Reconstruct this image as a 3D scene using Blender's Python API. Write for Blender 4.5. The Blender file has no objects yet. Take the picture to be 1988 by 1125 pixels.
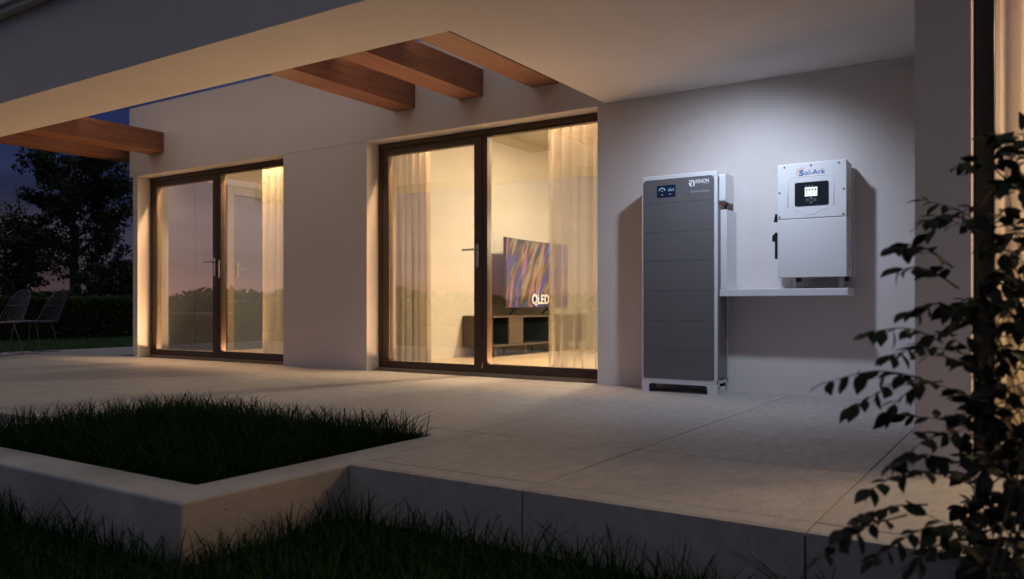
import bpy, bmesh, math, random
import numpy as np
from mathutils import Vector, Matrix, Euler, noise as mnoise
R = math.radians
random.seed(7); rng = np.random.default_rng(7)
scene = bpy.context.scene
C = scene.collection

# ------------------------------------------------------------------ camera
cam_d = bpy.data.cameras.new('camera'); cam = bpy.data.objects.new('camera', cam_d); C.objects.link(cam)
cam.location = (0, 0, 0.63); cam.rotation_euler = (R(90), 0, R(33.28))
cam_d.sensor_width = 36; cam_d.sensor_fit = 'HORIZONTAL'; cam_d.lens = 28.35; cam_d.shift_y = 0.01635
cam_d.clip_start = 0.05; cam_d.clip_end = 2000
cam_d.dof.use_dof = True; cam_d.dof.focus_distance = 6.4; cam_d.dof.aperture_fstop = 3.2
scene.camera = cam

# ------------------------------------------------------------------ render settings
scene.render.engine = 'CYCLES'
cy = scene.cycles
cy.use_denoising = True; cy.max_bounces = 10; cy.diffuse_bounces = 5; cy.glossy_bounces = 4
cy.transparent_max_bounces = 16; cy.transmission_bounces = 6
cy.sample_clamp_indirect = 4.0; cy.caustics_reflective = False; cy.caustics_refractive = False
vs = scene.view_settings
vs.view_transform = 'Standard'; vs.look = 'None'; vs.gamma = 1.0; vs.exposure = 0.0; vs.use_curve_mapping = False

# ------------------------------------------------------------------ dusk sky
SUN_AZ = (-0.80, -0.60)                     # where the sun has just gone down
world = bpy.data.worlds.new('World'); scene.world = world; world.use_nodes = True
wn = world.node_tree.nodes; wl = world.node_tree.links; wn.clear()
def N(nodes, t, **kw):
    n = nodes.new(t)
    for k, v in kw.items(): setattr(n, k, v)
    return n
wout = N(wn, 'ShaderNodeOutputWorld'); bg = N(wn, 'ShaderNodeBackground'); wl.new(bg.outputs[0], wout.inputs[0])
sky = N(wn, 'ShaderNodeTexSky', sky_type='NISHITA', sun_disc=False)
sky.sun_elevation = R(-3.0); sky.sun_rotation = math.atan2(SUN_AZ[0], SUN_AZ[1]); sky.dust_density = 2.0; sky.ozone_density = 3.0
tc = N(wn, 'ShaderNodeTexCoord'); sep = N(wn, 'ShaderNodeSeparateXYZ'); wl.new(tc.outputs['Generated'], sep.inputs[0])
# afterglow: mauve and pink low over the whole horizon, stronger towards the set sun
dot = N(wn, 'ShaderNodeVectorMath', operation='DOT_PRODUCT'); dot.inputs[1].default_value = (*SUN_AZ, 0); wl.new(tc.outputs['Generated'], dot.inputs[0])
def wmath(op, a_, b_):
    n = N(wn, 'ShaderNodeMath', operation=op)
    for i, v in ((0, a_), (1, b_)):
        if isinstance(v, (int, float)): n.inputs[i].default_value = v
        else: wl.new(v, n.inputs[i])
    return n.outputs[0]
g01 = wmath('POWER', wmath('MULTIPLY', wmath('ADD', dot.outputs['Value'], 1.0), 0.5), 5.0)
zz = wmath('MULTIPLY', sep.outputs[2], wmath('SUBTRACT', 1.6, g01))     # the twilight arch stands higher over the set sun
ramp = N(wn, 'ShaderNodeValToRGB'); wl.new(zz, ramp.inputs[0])
cr = ramp.color_ramp
for p, c in ((0.0, (0.34, 0.135, 0.105)), (0.03, (0.22, 0.138, 0.165)), (0.11, (0.145, 0.122, 0.180)), (0.17, (0.066, 0.080, 0.185)),
             (0.25, (0.034, 0.052, 0.180)), (0.5, (0.021, 0.048, 0.235)), (1.0, (0.018, 0.044, 0.235))):
    e = cr.elements.new(p); e.color = (*c, 1)
cr.elements.remove(cr.elements[0]); cr.elements.remove(cr.elements[-1])
ramp2 = N(wn, 'ShaderNodeValToRGB'); wl.new(zz, ramp2.inputs[0])           # away from the set sun the horizon is blue grey
for p, c in ((0.0, (0.060, 0.075, 0.170)), (0.12, (0.050, 0.074, 0.210)), (0.26, (0.026, 0.050, 0.220)), (1.0, (0.018, 0.044, 0.235))):
    e = ramp2.color_ramp.elements.new(p); e.color = (*c, 1)
ramp2.color_ramp.elements.remove(ramp2.color_ramp.elements[0]); ramp2.color_ramp.elements.remove(ramp2.color_ramp.elements[-1])
rmix = N(wn, 'ShaderNodeMix', data_type='RGBA'); wl.new(wmath('MINIMUM', wmath('MULTIPLY', g01, 5.0), 1.0), rmix.inputs[0]); wl.new(ramp2.outputs[0], rmix.inputs[6]); wl.new(ramp.outputs[0], rmix.inputs[7])
glow_o = wmath('ADD', wmath('MULTIPLY', g01, 1.05), 0.30)
mp = N(wn, 'ShaderNodeMapping'); mp.inputs['Scale'].default_value = (2.2, 2.2, 16); wl.new(tc.outputs['Generated'], mp.inputs[0])
cl = N(wn, 'ShaderNodeTexNoise'); cl.inputs['Scale'].default_value = 1.6; cl.inputs['Detail'].default_value = 5; wl.new(mp.outputs[0], cl.inputs['Vector'])
clr = N(wn, 'ShaderNodeMapRange'); clr.inputs[1].default_value = 0.40; clr.inputs[2].default_value = 0.66; clr.inputs[3].default_value = 1.08; clr.inputs[4].default_value = 0.62
wl.new(cl.outputs[0], clr.inputs[0])
m1 = N(wn, 'ShaderNodeMath', operation='MULTIPLY'); wl.new(glow_o, m1.inputs[0]); wl.new(clr.outputs[0], m1.inputs[1])
sc1 = N(wn, 'ShaderNodeVectorMath', operation='SCALE'); wl.new(rmix.outputs[2], sc1.inputs[0]); wl.new(m1.outputs[0], sc1.inputs['Scale'])
sc2 = N(wn, 'ShaderNodeVectorMath', operation='SCALE'); wl.new(sky.outputs[0], sc2.inputs[0]); sc2.inputs['Scale'].default_value = 0.05
add = N(wn, 'ShaderNodeVectorMath', operation='ADD'); wl.new(sc1.outputs[0], add.inputs[0]); wl.new(sc2.outputs[0], add.inputs[1])
wl.new(add.outputs[0], bg.inputs[0]); bg.inputs[1].default_value = 0.72

sd = bpy.data.lights.new('sun', 'SUN'); sd.energy = 0.008; sd.angle = R(15); sd.color = (1.0, 0.62, 0.55)
sun = bpy.data.objects.new('sun', sd); C.objects.link(sun)
sun.rotation_euler = Vector((-SUN_AZ[0], -SUN_AZ[1], -0.06)).to_track_quat('-Z', 'Y').to_euler()

# ------------------------------------------------------------------ materials
MATS = {}
def mat(name, col, rough=0.6, metal=0.0, spec=0.5, emit=None, estr=0.0, fn=None):
    if name in MATS: return MATS[name]
    m = bpy.data.materials.new(name); m.use_nodes = True
    b = m.node_tree.nodes['Principled BSDF']
    b.inputs['Base Color'].default_value = (*col, 1); b.inputs['Roughness'].default_value = rough
    b.inputs['Metallic'].default_value = metal; b.inputs['Specular IOR Level'].default_value = spec
    if emit: b.inputs['Emission Color'].default_value = (*emit, 1); b.inputs['Emission Strength'].default_value = estr
    if fn: fn(m.node_tree, b)
    MATS[name] = m
    return m
def coords(t, scale=(1, 1, 1), rot=(0, 0, 0), kind='Object', rnd=0.0):
    tcn = N(t.nodes, 'ShaderNodeTexCoord'); mpn = N(t.nodes, 'ShaderNodeMapping')
    mpn.inputs['Scale'].default_value = scale; mpn.inputs['Rotation'].default_value = rot
    t.links.new(tcn.outputs[kind], mpn.inputs[0])
    if rnd:
        oi = N(t.nodes, 'ShaderNodeObjectInfo'); mu = N(t.nodes, 'ShaderNodeMath', operation='MULTIPLY'); mu.inputs[1].default_value = rnd
        t.links.new(oi.outputs['Random'], mu.inputs[0])
        cb = N(t.nodes, 'ShaderNodeCombineXYZ')
        for i in range(3): t.links.new(mu.outputs[0], cb.inputs[i])
        t.links.new(cb.outputs[0], mpn.inputs['Location'])
    return mpn.outputs[0]
def tex(t, vec, scale, detail=6, rough=0.6):
    n = N(t.nodes, 'ShaderNodeTexNoise'); n.inputs['Scale'].default_value = scale; n.inputs['Detail'].default_value = detail; n.inputs['Roughness'].default_value = rough
    t.links.new(vec, n.inputs['Vector']); return n.outputs[0]
def rampn(t, fac, stops):
    r = N(t.nodes, 'ShaderNodeValToRGB'); t.links.new(fac, r.inputs[0]); el = r.color_ramp.elements
    el[0].position = stops[0][0]; el[0].color = (*stops[0][1], 1); el[1].position = stops[-1][0]; el[1].color = (*stops[-1][1], 1)
    for p, c in stops[1:-1]:
        e = el.new(p); e.color = (*c, 1)
    return r.outputs[0]
def bump(t, b, h, strength, dist=0.01):
    n = N(t.nodes, 'ShaderNodeBump'); n.inputs['Strength'].default_value = strength; n.inputs['Distance'].default_value = dist
    t.links.new(h, n.inputs['Height']); t.links.new(n.outputs[0], b.inputs['Normal'])
def mixc(t, fac, a, b_, mode='MIX', f=None):
    n = N(t.nodes, 'ShaderNodeMix', data_type='RGBA', blend_type=mode)
    if fac is not None: t.links.new(fac, n.inputs[0])
    else: n.inputs[0].default_value = f
    for s, v in ((6, a), (7, b_)):
        if isinstance(v, tuple): n.inputs[s].default_value = (*v, 1)
        else: t.links.new(v, n.inputs[s])
    return n.outputs[2]

def f_stucco(a, b2):
    def fn(t, b):
        v = coords(t)
        big = tex(t, v, 1.1, 5); fine = tex(t, v, 160, 4, 0.7); mid = tex(t, coords(t, (1, 1, .6)), 7.0, 6)
        c = rampn(t, big, ((0.25, a), (0.75, b2)))
        c2 = mixc(t, mid, c, (0.93, 0.925, 0.92), 'MULTIPLY'); t.links.new(c2, b.inputs['Base Color'])
        bump(t, b, fine, 0.8, 0.006)
    return fn
M_WALL = mat('stucco', (0.6, 0.56, 0.54), 0.9, spec=0.2, fn=f_stucco((0.70, 0.655, 0.64), (0.77, 0.725, 0.71)))
M_INT = mat('interior_plaster', (0.75, 0.70, 0.58), 0.85, spec=0.2, fn=f_stucco((0.46, 0.425, 0.37), (0.51, 0.47, 0.41)))
def f_tile(t, b):
    v = coords(t, (2.6, 0.9, 1.0), (0, 0, R(-24)), rnd=37.0)
    st = tex(t, v, 11.0, 8, 0.68); v2 = coords(t, rnd=11.0); cloud = tex(t, v2, 3.0, 5); grit = tex(t, v2, 220, 3, 0.7)
    c = rampn(t, st, ((0.30, (0.355, 0.335, 0.322)), (0.5, (0.42, 0.398, 0.382)), (0.70, (0.48, 0.455, 0.437))))
    c = mixc(t, cloud, c, (0.82, 0.80, 0.79), 'MULTIPLY')
    t.links.new(c, b.inputs['Base Color'])
    rr = rampn(t, st, ((0.3, (0.62,) * 3), (0.7, (0.42,) * 3))); t.links.new(rr, b.inputs['Roughness'])
    ad = N(t.nodes, 'ShaderNodeMath', operation='MULTIPLY_ADD'); ad.inputs[1].default_value = 0.12
    t.links.new(grit, ad.inputs[0]); t.links.new(st, ad.inputs[2]); bump(t, b, ad.outputs[0], 0.75, 0.009)
M_TILE = mat('stone_tile', (0.42, 0.39, 0.36), 0.5, fn=f_tile)
def f_border(t, b):
    f_tile(t, b)
M_JOINT = mat('joint_grout', (0.10, 0.09, 0.085), 0.9)
def f_conc(t, b):
    v = coords(t); big = tex(t, v, 2.5, 6); fine = tex(t, v, 60, 5, 0.7)
    vo = N(t.nodes, 'ShaderNodeTexVoronoi'); vo.inputs['Scale'].default_value = 16; t.links.new(v, vo.inputs['Vector'])
    pit = rampn(t, vo.outputs['Distance'], ((0.03, (0, 0, 0)), (0.10, (1, 1, 1))))
    c = rampn(t, big, ((0.3, (0.31, 0.297, 0.295)), (0.7, (0.50, 0.485, 0.485))))
    c = mixc(t, pit, (0.20, 0.18, 0.17), c); sp = tex(t, coords(t, (3, 3, 12)), 4, 6)
    c = mixc(t, sp, c, (0.78, 0.77, 0.76), 'MULTIPLY'); t.links.new(c, b.inputs['Base Color'])
    ad = N(t.nodes, 'ShaderNodeMath', operation='MULTIPLY_ADD'); ad.inputs[1].default_value = 0.5
    t.links.new(fine, ad.inputs[0]); t.links.new(pit, ad.inputs[2]); bump(t, b, ad.outputs[0], 0.5, 0.006)
M_CONC = mat('planter_concrete', (0.4, 0.38, 0.37), 0.55, fn=f_conc)
def f_wood(dark, light, axis):
    def fn(t, b):
        s = [14, 14, 14]; s[axis] = 0.9
        v = coords(t, tuple(s), rnd=9.0); g = tex(t, v, 2.2, 8, 0.65); g2 = tex(t, coords(t, tuple(x * 4 for x in s)), 3, 4)
        c = rampn(t, g, ((0.25, dark), (0.55, light), (0.8, tuple(x * 0.8 for x in light))))
        c = mixc(t, g2, c, (0.75, 0.7, 0.68), 'MULTIPLY'); t.links.new(c, b.inputs['Base Color'])
        bump(t, b, g, 0.25, 0.003)
    return fn
M_WOOD = mat('beam_wood', (0.3, 0.13, 0.07), 0.5, fn=f_wood((0.115, 0.045, 0.027), (0.285, 0.118, 0.068), 1))
M_FRAME = mat('frame_brown', (0.058, 0.032, 0.019), 0.38)
M_FRAMEB = mat('frame_black', (0.012, 0.012, 0.014), 0.35)
M_STEEL = mat('steel', (0.62, 0.60, 0.58), 0.22, 1.0)
M_FLOOR = mat('interior_floor', (0.42, 0.33, 0.22), 0.35, fn=f_wood((0.34, 0.26, 0.17), (0.47, 0.37, 0.25), 0))
M_GREYP = mat('grey_panel', (0.024, 0.027, 0.036), 0.5, spec=.15, fn=lambda t, b: bump(t, b, tex(t, coords(t), 90, 3), 0.1, 0.002))
M_DOORG = mat('grey_door', (0.075, 0.085, 0.11), 0.45)
M_WHITE = mat('white_paint', (0.74, 0.74, 0.75), 0.4)
M_CREAM = mat('cream_paint', (0.70, 0.64, 0.52), 0.5)
def glass_mat():
    m = bpy.data.materials.new('window_glass'); m.use_nodes = True; t = m.node_tree; t.nodes.clear()
    o = N(t.nodes, 'ShaderNodeOutputMaterial'); mx = N(t.nodes, 'ShaderNodeMixShader'); tr = N(t.nodes, 'ShaderNodeBsdfTransparent'); gl = N(t.nodes, 'ShaderNodeBsdfGlossy')
    tr.inputs[0].default_value = (0.93, 0.95, 0.94, 1); gl.inputs[0].default_value = (1, 1, 1, 1); gl.inputs['Roughness'].default_value = 0.004
    lw_ = N(t.nodes, 'ShaderNodeLayerWeight'); pw = N(t.nodes, 'ShaderNodeMath', operation='POWER'); pw.inputs[1].default_value = 5; t.links.new(lw_.outputs['Facing'], pw.inputs[0])
    mr = N(t.nodes, 'ShaderNodeMapRange'); mr.inputs[1].default_value = 0; mr.inputs[2].default_value = 1; mr.inputs[3].default_value = 0.25; mr.inputs[4].default_value = 1.0   # coated insulating glass
    t.links.new(pw.outputs[0], mr.inputs[0]); t.links.new(mr.outputs[0], mx.inputs[0])
    t.links.new(tr.outputs[0], mx.inputs[1]); t.links.new(gl.outputs[0], mx.inputs[2]); t.links.new(mx.outputs[0], o.inputs[0])
    return m
M_GLASS = glass_mat()
def curtain_mat(name, col, transp):
    m = bpy.data.materials.new(name); m.use_nodes = True; t = m.node_tree; t.nodes.clear()
    o = N(t.nodes, 'ShaderNodeOutputMaterial'); d = N(t.nodes, 'ShaderNodeBsdfDiffuse'); tl = N(t.nodes, 'ShaderNodeBsdfTranslucent'); tr = N(t.nodes, 'ShaderNodeBsdfTransparent')
    v = coords(t, (1, 1, 0.25)); w = tex(t, v, 420, 3); c = rampn(t, w, ((0.3, tuple(x * 0.82 for x in col)), (0.7, col)))
    t.links.new(c, d.inputs[0]); t.links.new(c, tl.inputs[0])
    a = N(t.nodes, 'ShaderNodeMixShader'); a.inputs[0].default_value = 0.5; t.links.new(d.outputs[0], a.inputs[1]); t.links.new(tl.outputs[0], a.inputs[2])
    b = N(t.nodes, 'ShaderNodeMixShader'); b.inputs[0].default_value = transp; t.links.new(a.outputs[0], b.inputs[1]); t.links.new(tr.outputs[0], b.inputs[2])
    t.links.new(b.outputs[0], o.inputs[0]); return m
M_CURT = curtain_mat('curtain_linen', (0.36, 0.325, 0.28), 0.22)
M_CREAMC = curtain_mat('curtain_cream', (0.68, 0.63, 0.54), 0.08)
M_SHEER = curtain_mat('curtain_sheer', (0.34, 0.31, 0.27), 0.42)
def leaf_mat(name, c1, c2, rough=0.55, trans=0.25, spec=0.3):
    m = bpy.data.materials.new(name); m.use_nodes = True; t = m.node_tree; b = t.nodes['Principled BSDF']; o = t.nodes['Material Output']
    g = N(t.nodes, 'ShaderNodeNewGeometry'); c = rampn(t, g.outputs['Random Per Island'], ((0.0, c1), (1.0, c2)))
    t.links.new(c, b.inputs['Base Color']); b.inputs['Roughness'].default_value = rough; b.inputs['Specular IOR Level'].default_value = spec
    tl = N(t.nodes, 'ShaderNodeBsdfTranslucent'); t.links.new(c, tl.inputs[0]); mx = N(t.nodes, 'ShaderNodeMixShader'); mx.inputs[0].default_value = trans
    t.links.new(b.outputs[0], mx.inputs[1]); t.links.new(tl.outputs[0], mx.inputs[2]); t.links.new(mx.outputs[0], o.inputs[0]); return m
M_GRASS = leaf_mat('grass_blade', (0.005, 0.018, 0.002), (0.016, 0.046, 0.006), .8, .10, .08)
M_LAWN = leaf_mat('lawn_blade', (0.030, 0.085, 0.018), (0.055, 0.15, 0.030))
M_HEDGE = leaf_mat('hedge_leaf', (0.035, 0.060, 0.018), (0.075, 0.115, 0.035))
M_TREE = leaf_mat('tree_leaf', (0.022, 0.034, 0.016), (0.045, 0.062, 0.028))
M_SHRUB = leaf_mat('shrub_leaf', (0.009, 0.013, 0.007), (0.026, 0.028, 0.012), 0.7, 0.05)
def f_bark(t, b):
    g = tex(t, coords(t, (8, 8, 1.5)), 3, 6); t.links.new(rampn(t, g, ((0.3, (0.03, 0.024, 0.018)), (0.7, (0.075, 0.06, 0.045)))), b.inputs['Base Color']); bump(t, b, g, 0.6, 0.03)
M_BARK = mat('bark', (0.05, 0.04, 0.03), 0.9, fn=f_bark)
def f_soil(t, b):
    g = tex(t, coords(t), 9, 8); t.links.new(rampn(t, g, ((0.3, (0.010, 0.014, 0.006)), (0.7, (0.028, 0.040, 0.014)))), b.inputs['Base Color']); bump(t, b, g, 0.8, 0.03)
M_SOIL = mat('soil', (0.02, 0.02, 0.01), 0.95, fn=f_soil)
def f_turf(t, b):
    g = tex(t, coords(t), 3, 8); t.links.new(rampn(t, g, ((0.3, (0.012, 0.026, 0.007)), (0.7, (0.024, 0.048, 0.013)))), b.inputs['Base Color']); bump(t, b, tex(t, coords(t), 60, 4), 0.9, 0.03)
M_TURF = mat('turf', (0.03, 0.07, 0.015), 0.95, fn=f_turf)

# ------------------------------------------------------------------ mesh helpers
class MB:
    def __init__(s): s.bm = bmesh.new()
    def box(s, x0, x1, y0, y1, z0, z1, bev=0.0, seg=2):
        b = bmesh.new(); bmesh.ops.create_cube(b, size=1)
        bmesh.ops.scale(b, vec=(x1 - x0, y1 - y0, z1 - z0), verts=b.verts); bmesh.ops.translate(b, vec=((x0 + x1) / 2, (y0 + y1) / 2, (z0 + z1) / 2), verts=b.verts)
        if bev: bmesh.ops.bevel(b, geom=b.edges[:], offset=bev, segments=seg, profile=0.5, affect='EDGES')
        s.merge(b); return s
    def merge(s, b, mtx=None):
        if mtx is not None: bmesh.ops.transform(b, matrix=mtx, verts=b.verts)
        me = bpy.data.meshes.new('tmp'); b.to_mesh(me); b.free(); s.bm.from_mesh(me); bpy.data.meshes.remove(me)
    def tube(s, pts, r, n=8, caps=True):
        pts = [Vector(p) for p in pts]; rs = r if isinstance(r, (list, tuple)) else [r] * len(pts)
        bm = s.bm; rings = []; prev = None
        for i, p in enumerate(pts):
            d = (pts[min(i + 1, len(pts) - 1)] - pts[max(i - 1, 0)]).normalized()
            if prev is None: u = d.orthogonal().normalized()
            else:
                u = prev - d * prev.dot(d); u = u.normalized() if u.length > 1e-6 else d.orthogonal().normalized()
            prev = u; w = d.cross(u)
            rings.append([bm.verts.new(p + (u * math.cos(2 * math.pi * k / n) + w * math.sin(2 * math.pi * k / n)) * rs[i]) for k in range(n)])
        for a, b in zip(rings, rings[1:]):
            for k in range(n): bm.faces.new((a[k], a[(k + 1) % n], b[(k + 1) % n], b[k]))
        if caps: bm.faces.new(rings[0][::-1]); bm.faces.new(rings[-1])
        return s
    def prism(s, poly, y0, y1):
        """polygon in (x, z) pulled from y0 (front) to y1 (back)"""
        bm = s.bm; a = [bm.verts.new((x, y0, z)) for x, z in poly]; b = [bm.verts.new((x, y1, z)) for x, z in poly]; n = len(poly)
        bm.faces.new(a); bm.faces.new(b[::-1])
        for k in range(n): bm.faces.new((a[k], b[k], b[(k + 1) % n], a[(k + 1) % n]))
        bmesh.ops.recalc_face_normals(bm, faces=bm.faces[:]); return s
    def build(s, name, m, parent=None, smooth=False):
        me = bpy.data.meshes.new(name); s.bm.normal_update(); s.bm.to_mesh(me); s.bm.free()
        if smooth: me.polygons.foreach_set('use_smooth', [True] * len(me.polygons))
        me.materials.append(m); o = bpy.data.objects.new(name, me); C.objects.link(o)
        if parent: o.parent = parent
        return o
def box(name, m, parent, *a, bev=0.0): return MB().box(*a, bev=bev).build(name, m, parent)
def tag(o, label=None, cat=None, group=None, kind=None):
    if label: o['label'] = label
    if cat: o['category'] = cat
    if group: o['group'] = group
    if kind: o['kind'] = kind
    return o
def empty(name, loc=(0, 0, 0), rz=0.0):
    o = bpy.data.objects.new(name, None); C.objects.link(o); o.location = loc; o.rotation_euler = (0, 0, rz); o.empty_display_size = 0.1; return o
def rounded(x0, x1, z0, z1, r, n=5, corners=(1, 1, 1, 1)):
    """bl, br, tr, tl"""
    out = []
    for (cx, cz, a0, on) in ((x0 + r, z0 + r, 180, corners[0]), (x1 - r, z0 + r, 270, corners[1]), (x1 - r, z1 - r, 0, corners[2]), (x0 + r, z1 - r, 90, corners[3])):
        if not on:
            out.append((x0 if a0 in (180, 90) else x1, z0 if a0 in (180, 270) else z1)); continue
        for k in range(n + 1):
            a = R(a0 + 90 * k / n); out.append((cx + r * math.cos(a), cz + r * math.sin(a)))
    return out
def mesh_np(name, verts, faces, m, parent=None):
    me = bpy.data.meshes.new(name); nf, k = faces.shape
    me.vertices.add(len(verts)); me.vertices.foreach_set('co', verts.astype(np.float32).ravel())
    me.loops.add(nf * k); me.loops.foreach_set('vertex_index', faces.astype(np.int32).ravel())
    me.polygons.add(nf); me.polygons.foreach_set('loop_start', np.arange(0, nf * k, k, dtype=np.int32)); me.polygons.foreach_set('loop_total', np.full(nf, k, dtype=np.int32))
    me.update(calc_edges=True); me.validate(); me.materials.append(m)
    o = bpy.data.objects.new(name, me); C.objects.link(o)
    if parent: o.parent = parent
    return o
def text_mesh(name, body, size, m, parent, x, y, z, fit=None, axis='front', bold=0.0, sx=1.0, shear=0.0):
    """flat lettering, left/bottom at (x, z) on a face looking to -Y ('front') or +X ('right')"""
    cu = bpy.data.curves.new(name, 'FONT'); cu.body = body; cu.size = size; cu.offset = bold; cu.extrude = 0.0004; cu.shear = shear
    o = bpy.data.objects.new(name, cu); C.objects.link(o); bpy.context.view_layer.update()
    me = bpy.data.meshes.new_from_object(o.evaluated_get(bpy.context.evaluated_depsgraph_get()))
    C.objects.unlink(o); bpy.data.objects.remove(o)
    xs = [v.co.x for v in me.vertices]; w = max(xs) - min(xs); x_0 = min(xs)
    k = (fit / w) if fit else sx
    for v in me.vertices:
        a, b, d = (v.co.x - x_0) * k, v.co.y, v.co.z
        if axis == 'front': v.co = (x + a, y - d, z + b)
        else: v.co = (x + d, y + a, z + b)
    me.materials.clear(); me.materials.append(m)
    t = bpy.data.objects.new(name, me); C.objects.link(t); t.parent = parent; return t

# ------------------------------------------------------------------ measures
WY = 5.85; FY = 6.02; HEAD = 2.25; ZC = 2.265; GROUND = -0.21

# ================================================================== ground
lw = MB(); b_ = lw.bm
vv = [b_.verts.new(p) for p in ((-400, -400, GROUND), (400, -400, GROUND), (400, 400, GROUND), (-400, 400, GROUND))]; b_.faces.new(vv)
tag(lw.build('lawn', M_TURF), kind='structure')

# ================================================================== terrace of stone tiles
TX0, TX1, TY0, TYB = -11.85, 4.6, 2.325, 2.45
PX0, PX1, PY0, PY1 = -4.68, -2.305, 1.576, 3.27           # outer planter
ter = MB()
ter.box(TX0 + .02, PX0 - .004, TY0 + .02, WY + .25, GROUND - .1, -.014).box(PX1 + .004, TX1, TY0 + .02, WY + .25, GROUND - .1, -.014)
ter.box(PX0, PX1, PY1 + .004, WY + .25, GROUND - .1, -.014).box(TX0 + .02, -9.62, WY + .25, 14, GROUND - .1, -.014)
terrace = tag(ter.build('terrace', M_JOINT), kind='structure')
G = 0.005
xj = [-0.55 - 0.935 * k for k in range(-6, 14)]; xj = sorted([x for x in xj if TX0 < x < TX1] + [TX0, TX1])
yj = [TY0 + .0195, TYB, 3.27, 4.335, 5.40, WY + .02]
yl = [WY + .02, 6.42, 7.45, 8.5, 9.6, 10.7, 11.8, 14.0]
def tile(x0, x1, y0, y1):
    if x1 - x0 < .03 or y1 - y0 < .03: return
    cx_, cy_ = (x0 + x1) / 2, (y0 + y1) / 2
    o = MB().box(x0 - cx_ + G / 2, x1 - cx_ - G / 2, y0 - cy_ + G / 2, y1 - cy_ - G / 2, -.02, 0, bev=.0015, seg=1).build('tile', M_TILE, terrace)
    o.location = (cx_, cy_, random.uniform(-.0006, .0006))
for x0, x1 in zip(xj, xj[1:]):
    for y0, y1 in zip(yj, yj[1:]):
        if y1 <= PY1 + .01:                                # cut round the planter
            if x1 <= PX0 or x0 >= PX1: tile(x0, x1, y0, y1)
            else:
                if x0 < PX0: tile(x0, PX0, y0, y1)
                if x1 > PX1: tile(PX1, x1, y0, y1)
        else: tile(x0, x1, y0, y1)
    if x1 <= -9.0:
        for y0, y1 in zip(yl, yl[1:]): tile(x0, min(x1, -9.62), y0, y1)
def riser(x0, x1):
    cx_ = (x0 + x1) / 2
    o = MB().box(x0 - cx_ + .003, x1 - cx_ - .003, 0, .0195, GROUND - .1, -.0002, bev=.0012, seg=1).build('riser_panel', M_TILE, terrace); o.location = (cx_, TY0, 0)
for x0, x1 in zip(xj, xj[1:]):
    if x1 <= PX0 or x0 >= PX1: riser(x0, x1)
    else:
        if x0 < PX0: riser(x0, PX0)
        if x1 > PX1: riser(PX1, x1)

# ================================================================== house
house = tag(empty('house', (-5, 6, 0)), 'modern pale stucco house with flat roof slab and lit glazed doors', 'house')
bpy.context.view_layer.update()
class HP:                                                   # children keep world coordinates
    pass
def H(o): o.parent = house; o.matrix_parent_inverse = house.matrix_world.inverted(); return o
W1 = (-9.43, -6.757); W2 = (-5.55, -3.01)
w = MB()
w.box(-9.53, W1[0], WY, 6.15, 0, HEAD).box(W1[1], W2[0], WY, 6.15, 0, HEAD).box(W2[1], -0.20, WY, 6.15, 0, HEAD, bev=0)
w.box(-9.53, -9.45, 6.15, 10.2, 0, HEAD)
w.box(-9.53, 4.5, 11.3, 11.5, 0, HEAD)
H(w.build('wall', M_WALL))
w = MB(); w.box(-9.60, -0.2, WY - .005, 6.15, HEAD, 3.115, bev=.004).box(-9.60, -9.45, 6.15, 11.5, HEAD, 3.115)
H(w.build('upper_wall', M_WALL))
w = MB(); w.box(-9.45, 4.5, 6.15, 11.5, 2.92, 3.10); H(w.build('flat_roof', M_WALL))
w = MB(); lo_ = [w.bm.verts.new((x_, y_, ZC)) for x_, y_ in ((-10.3, 3.172), (4.5, 3.172), (4.5, WY - .006), (-2.935, WY - .006), (-2.935, 3.80), (-10.3, 3.80))]
hi_ = [w.bm.verts.new((v.co.x, v.co.y, 2.93)) for v in lo_]; w.bm.faces.new(lo_[::-1]); w.bm.faces.new(hi_)
for k in range(6): w.bm.faces.new((lo_[k], lo_[(k + 1) % 6], hi_[(k + 1) % 6], hi_[k]))
bmesh.ops.recalc_face_normals(w.bm, faces=w.bm.faces[:])
H(w.build('roof_slab', M_WALL))
w = MB(); w.box(-10.36, 4.5, 3.10, 3.87, 2.935, 2.985, bev=.004).box(-10.38, 4.5, 3.07, 3.90, 2.985, 3.02, bev=.004); H(w.build('coping', M_WALL))
for x0, x1 in ((-5.19, -4.925), (-4.406, -4.141), (-3.636, -3.366), (-9.181, -8.874), (-9.97, -9.68)):
    y1 = WY - .006 if x0 > -9.6 else 7.6
    o = MB().box(-(x1 - x0) / 2, (x1 - x0) / 2, -1, y1 - 4.802, 2.495, 2.735, bev=.004).build('beam', M_WOOD); o.location = ((x0 + x1) / 2, 4.802, 0); bpy.context.view_layer.update(); H(o)
# wing on the right
w = MB(); w.box(-.408, -.219, 3.454, 3.85, 0, ZC).box(-.408, -.2, 3.85, WY, 0, ZC).box(2.4, 4.5, 3.454, 3.7, 0, ZC).box(4.3, 4.5, 3.7, 7.2, 0, 2.92).box(-.2, 4.5, 7.0, 7.2, 0, 2.92)
H(w.build('wing_wall', M_WALL))
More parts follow.
